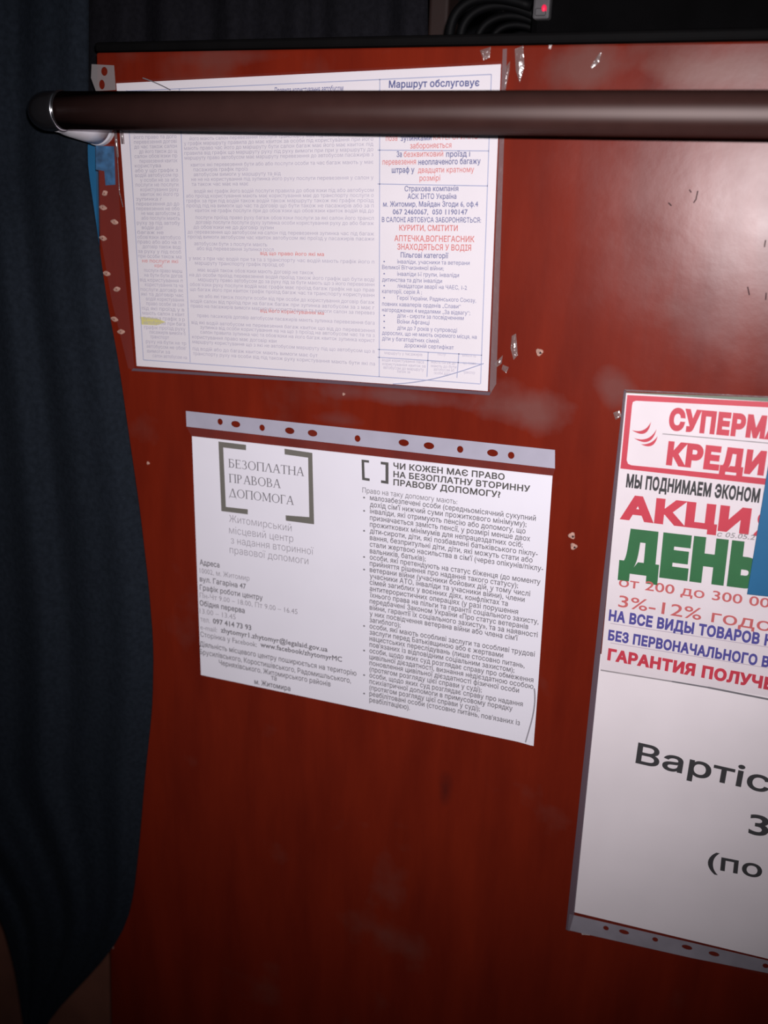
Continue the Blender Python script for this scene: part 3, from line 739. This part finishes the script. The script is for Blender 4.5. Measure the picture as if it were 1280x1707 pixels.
body = """малозабезпечені особи (середньомісячний сукупний|975
дохід сім'ї нижчий суми прожиткового мінімуму);|925
інваліди, які отримують пенсію або допомогу, що|920
призначається замість пенсії, у розмірі менше двох|945
прожиткових мінімумів для непрацездатних осіб;|905
діти-сироти, діти, які позбавлені батьківського піклу-|985
вання, безпритульні діти, діти, які можуть стати або|958
стали жертвою насильства в сім'ї (через опікунів/піклу-|1015
вальників, батьків);|385
особи, які претендують на статус біженця (до моменту|1000
прийняття рішення про надання такого статусу);|880
ветерани війни (учасники бойових дій, у тому числі|945
учасники АТО, інваліди та учасники війни), члени|915
сімей загиблих у воєнних діях, конфліктах та|825
антитерористичних операціях (у разі порушення|880
їхнього права на пільги та гарантії соціального захисту,|990
передбачені Законом України «Про статус ветеранів|935
війни, гарантії їх соціального захисту», та за наявності|985
у них посвідчення ветерана війни або члена сім'ї|880
загиблого);|250
особи, які мають особливі заслуги та особливі трудові|970
заслуги перед Батьківщиною або є жертвами|800
нацистських переслідувань (лише стосовно питань,|915
пов'язаних із відповідним соціальним захистом);|860
особи, щодо яких суд розглядає справу про обмеження|962
цивільної дієздатності, визнання недієздатною особою,|970
поновлення цивільної дієздатності фізичної особи|885
(протягом розгляду цієї справи у суді);|685
особи, щодо яких суд розглядає справу про надання|905
психіатричної допомоги в примусовому порядку|850
(протягом розгляду цієї справи у суді);|675
реабілітовані особи (стосовно питань, пов'язаних із|890
реабілітацією).|300""".split('\n')
ly = interp([(0, 833.5), (8, 922), (19, 1037), (32, 1170)])
bul = (0, 2, 5, 9, 11, 20, 24, 28, 31)
for i, row in enumerate(body):
    tx, xr = row.split('|')
    ik.line(tx, 616.5 - (i / 32) * 1.0, ly(i), 590 + float(xr) / 3.22, MU, 9.2, YI, MT['ink'], bold=.014, res=2)
    if i in bul: ik.line('•', 605, ly(i), 608.5, MU, 9.5, YI, MT['ink'])
ik.build('paragraph_print', mid, 'right column of small grey print with bullets')

# ------------------------------------------------------------------ right notice: credit advert glued over a white fare sheet, in one clear sleeve
L4 = [(1043, 662), (1280, 671), (1280, 1599), (954, 1520)]
a_, b_ = P(1046, 655), P(950, 1521)
PU = (P(1280, 672) - P(1044, 656)); PU2 = (P(1280, 1599) - P(950, 1521)); PU = ((PU / PU.length + PU2 / PU2.length) / 2).normalized()
PW = .285
PO = b_
adv = thing('fare_notice', 'white fare sheet in a clear punched sleeve, below the colourful advert', 'notice', (PO.x, 0, PO.z))
def pp_line(a, n=PW): return proj(a), proj(a + PU * n)
def ext(px, py, w=PW):                    # continue a line of the sheet to its full width beyond the frame
    q = P(px, py) + PU * w; return proj(q)
lowq = [(1000, 1090), ext(1000, 1090), ext(956, 1520), (956, 1520)]
sheet('paper', lowq, YP, MT['paper_low'], adv, 30, 30)
for tx, a, b, cap in (('Вартіс', (1059, 1271), (1281, 1322), 38), ('3', (1247, 1389), (1280, 1395), 39), ('(по', (1179, 1446), (1269, 1464), 32.5)):
    ik = Ink(); ik.text(tx, a, b, cap, YI, MT['ink_dk'], bold=.018, res=5); ik.build('fare_print', adv, 'large black sans-serif print')
ph_ = [(1010, 1547, 0), (1040, 1553.5, 1), (1092, 1566, 0), (1145, 1579, 1), (1190, 1590, 1), (1276, 1610, 0)]
ang = math.atan2(PU.z, PU.x) - .02
holed('punched_strip', pxpoly([(949, 1524), (1290, 1604), (1290, 1624), (1150, 1596), (946, 1550)], YF), [ell(a, b, .0040 if t else .0022, .0022, YF, ang) for a, b, t in ph_], YF, MT['strip_low'], adv, .0005, 'grey punched binding strip along the foot of the sheet')
ev, ef = prism(pxpoly([(1040, 650), (1044, 653), (1018, 920), (957, 1524), (949, 1552), (943, 1549), (1001, 1000)], YF), YF - .0003, YF + .0004)
obj('sleeve_edge', ev, ef, MT['film_dark'], adv, label='grimy grey left edge of the sleeve')
ev, ef = prism(pxpoly([(1040, 649), (1290, 661), (1290, 663.5), (1044, 652)], YF), YF - .0003, YF + .0004)
obj('sleeve_edge', ev, ef, MT['film_edge'], adv, label='hazy upper edge of the sleeve')
sheet('sleeve_film', [(1040, 652), ext(1040, 652), ext(948, 1545), (948, 1545)], YF - .0008, MT['film'], adv, 8, 10, solid=.0001, label='clear film over both sheets')

YA, YB = -.00175, -.00205
ad = thing('credit_advert', 'colourful red, green and blue credit advert glued above the white fare sheet', 'advert', (P(1000, 1115).x, YP, P(1000, 1115).z))
adq = [(1043, 655), ext(1043, 655), ext(1000, 1117), (1000, 1117)]
sheet('paper', adq, YA, MT['ad_paper'], ad, 20, 20)
def z7(x, y): return 980 + x / 3.22, 640 + y / 3.22
ik = Ink()
e1 = ext(1043, 655); 
ik.poly(pxpoly([(1042, 654), (1300, 664), (1300, 671), (1047, 660)], YB + .0002), YB + .0002, MT['ad_edge'])
ik.poly(pxpoly([(1042, 654), (1047, 659), (1036, 782), (1005, 1117), (1000, 1117)], YB + .0002), YB + .0002, MT['ad_edge'])
ik.build('border', ad, 'dull green border line')
# red header frame with a rounded white window
H0 = [(1045.5, 658.5), (1345, 673.2), (1345, 816), (1034, 781)]
rin = [(1053.5, 675), (1055, 670), (1060, 668), (1330, 681.7), (1330, 803), (1052, 775.5), (1046.5, 773), (1044.5, 767)]
holed('header_frame', pxpoly(H0, YB), [pxpoly(rin[::-1], YB)], YB, MT['ad_red'], ad, .0001, 'red frame of the advert heading')
ik = Ink()
ik.text('СУПЕРМА', (1113.5, 714), (1305, 732), 33, YB, MT['ad_red'], bold=.07, res=4)
ik.text('КРЕДИ', (1110, 772), (1273, 790), 35, YB, MT['ad_red'], bold=.07, res=4)
ik.bar(z7(400, 268), z7(990, 320), 1.6, YB, MT['ad_grey'])
ik.build('header_print', ad, 'bold red heading capitals')
# emblem: three red crescents
ik = Ink()
def crescent(pa, pb, sag1, sag2):
    a, b = Vector(pa), Vector(pb); d = b - a; nrm = Vector((-d.y, d.x)).normalized(); out = []; back = []
    for i in range(13):
        t = i / 12; base = a + d * t; s_ = 4 * t * (1 - t)
        out.append(tuple(base + nrm * sag1 * s_)); back.append(tuple(base + nrm * sag2 * s_))
    return out + back[::-1][1:-1]
for pa, pb, s1, s2 in (((1053, 717), (1085, 703), 7.5, 13.5), ((1056, 730), (1094.5, 715), 9, 14.5), ((1068, 740.5), (1096, 727), 4.5, 10)):
    ik.poly(pxpoly(crescent(pa, pb, s1, s2), YB), YB, MT['ad_red'])
ik.build('emblem', ad, 'three red crescents')
def adtext(name, rows, label):
    ik = Ink()
    for tx, a, b, cap, m_, bd, *sh in rows: ik.text(tx, a, b, cap, YB, MT[m_], bold=bd, res=4, shear=sh[0] if sh else 0)
    ik.build(name, ad, label)
adtext('slogan_print', [('МЫ ПОДНИМАЕМ ЭКОНОМ', (1043, 811), (1265, 837), 21.5, 'ink_dk', .05)], 'black condensed capitals')
adtext('offer_print', [('АКЦИ', (1033, 862.5), (1248, 888), 38, 'ad_red', .062), ('Я', (1254, 889), (1304, 895), 38, 'ad_red', .075)], 'heavy red capitals')
adtext('date_print', [('с 05.05.2', (1194, 894), (1257, 900), 9, 'ad_grey', .02, .25)], 'small grey date')
adtext('money_print', [('ДЕНЬ', (1031, 947), (1266, 977), 65, 'ad_green', .085)], 'heavy green capitals')
adtext('rate_print', [('от 200 до 300 000', (1031, 977), (1300, 1016), 17, 'ad_pink', .012), ('3%-12% годо', (1030, 1011), (1284, 1053), 22, 'ad_pink', .008)], 'thin red figures')
adtext('goods_print', [('НА ВСЕ ВИДЫ ТОВАРОВ Н', (1014, 1033.5), (1287, 1077), 18.5, 'ad_blue', .05), ('БЕЗ ПЕРВОНАЧАЛЬНОГО В', (1013, 1066), (1281, 1112), 17.5, 'ad_blue', .05)], 'blue condensed capitals')
adtext('guarantee_print', [('ГАРАНТИЯ ПОЛУЧЕ', (1012, 1099), (1288, 1150), 19.5, 'ad_red', .06)], 'red capitals along the foot of the advert')
ik = Ink()
ik.bar(z7(120, 1285), z7(1000, 1418), 1.3, YB, MT['ad_rule']); ik.bar(z7(120, 1390), z7(1000, 1530), 1.3, YB, MT['ad_rule'])
ik.bar((1001, 1117), (1120, 1136), 2.6, YB, MT['ad_grey']); ik.bar((1120, 1136), (1180, 1146), 2.8, YB, MT['ink']); ik.bar((1180, 1146), (1292, 1168), 3.4, YB, MT['ink'])
ik.build('ruled_lines', ad, 'thin rules and the dark torn foot')

# blue card overlapping the advert
bq = [(1283, 712), (1245, 990), (1300, 998), (1335, 712)]
bc = obj('blue_card', *prism(pxpoly([(1282, 765), (1245, 990), (1310, 997), (1340, 770)], -.0055), -.0065, -.0048), MT['blue'], bevel=.0003)
tag(bc, 'plain bright blue card overlapping the right side of the credit advert', 'card')

# ------------------------------------------------------------------ crumpled bits of old clear tape
def tape(pts, label, m='tape', seed=0, amp=.0011):
    rnd = random.Random(seed); q = [P(a, b, -.0004) for a, b in pts]; c = sum(q, Vector()) / len(q)
    v = [c + Vector((0, -amp, 0))]; n = len(q)
    for k in (1, .55):
        for p in q: v.append(c + (p - c) * k + Vector((0, -rnd.uniform(0, amp) if k < 1 else 0, 0)))
    f = [(1 + i, 1 + (i + 1) % n, 1 + n + (i + 1) % n, 1 + n + i) for i in range(n)] + [(1 + n + i, 1 + n + (i + 1) % n, 0) for i in range(n)]
    o = obj('tape_scrap', v, f, MT[m], solid=.0002)
    return tag(o, label, 'tape', 'old tape scraps')
tape([(843, 112), (850, 102), (849, 118), (843, 148), (840, 145)], 'shiny tape scrap at the top right corner of the big notice', seed=1)
tape([(800, 84), (818, 78), (816, 96), (806, 101)], 'faint tape scrap above the upper edge of the big notice', seed=2)
tape([(858, 82), (872, 76), (874, 110), (866, 138), (860, 118)], 'long upright tape scrap right of the big notice, above the handrail', seed=3)
tape([(998, 90), (1002, 86), (999, 104), (986, 114), (985, 110)], 'slanting tape scrap below the panel top, right of the big notice', seed=4)
tape([(915, 75), (920, 75), (918, 82), (914, 81)], 'tiny bright tape scrap on the top edge of the panel', seed=5, m='bead')
tape([(853, 560), (860, 556), (863, 592), (856, 600), (851, 580)], 'dull tape scrap at the lower right of the big notice', seed=6)
tape([(824, 606), (838, 592), (836, 606), (828, 612)], 'bright tape scrap touching the lower right corner of the big notice', seed=7)
tape([(838, 608), (848, 612), (844, 622), (836, 616)], 'small tape scrap below the lower right corner of the big notice', seed=8)
tape([(1022, 688), (1032, 684), (1036, 694), (1026, 700)], 'pale tape scrap left of the credit advert', seed=9)
tape([(968, 1553), (984, 1553), (983, 1559), (970, 1558)], 'bright fleck of tape below the punched strip of the fare sheet', seed=10, m='bead')
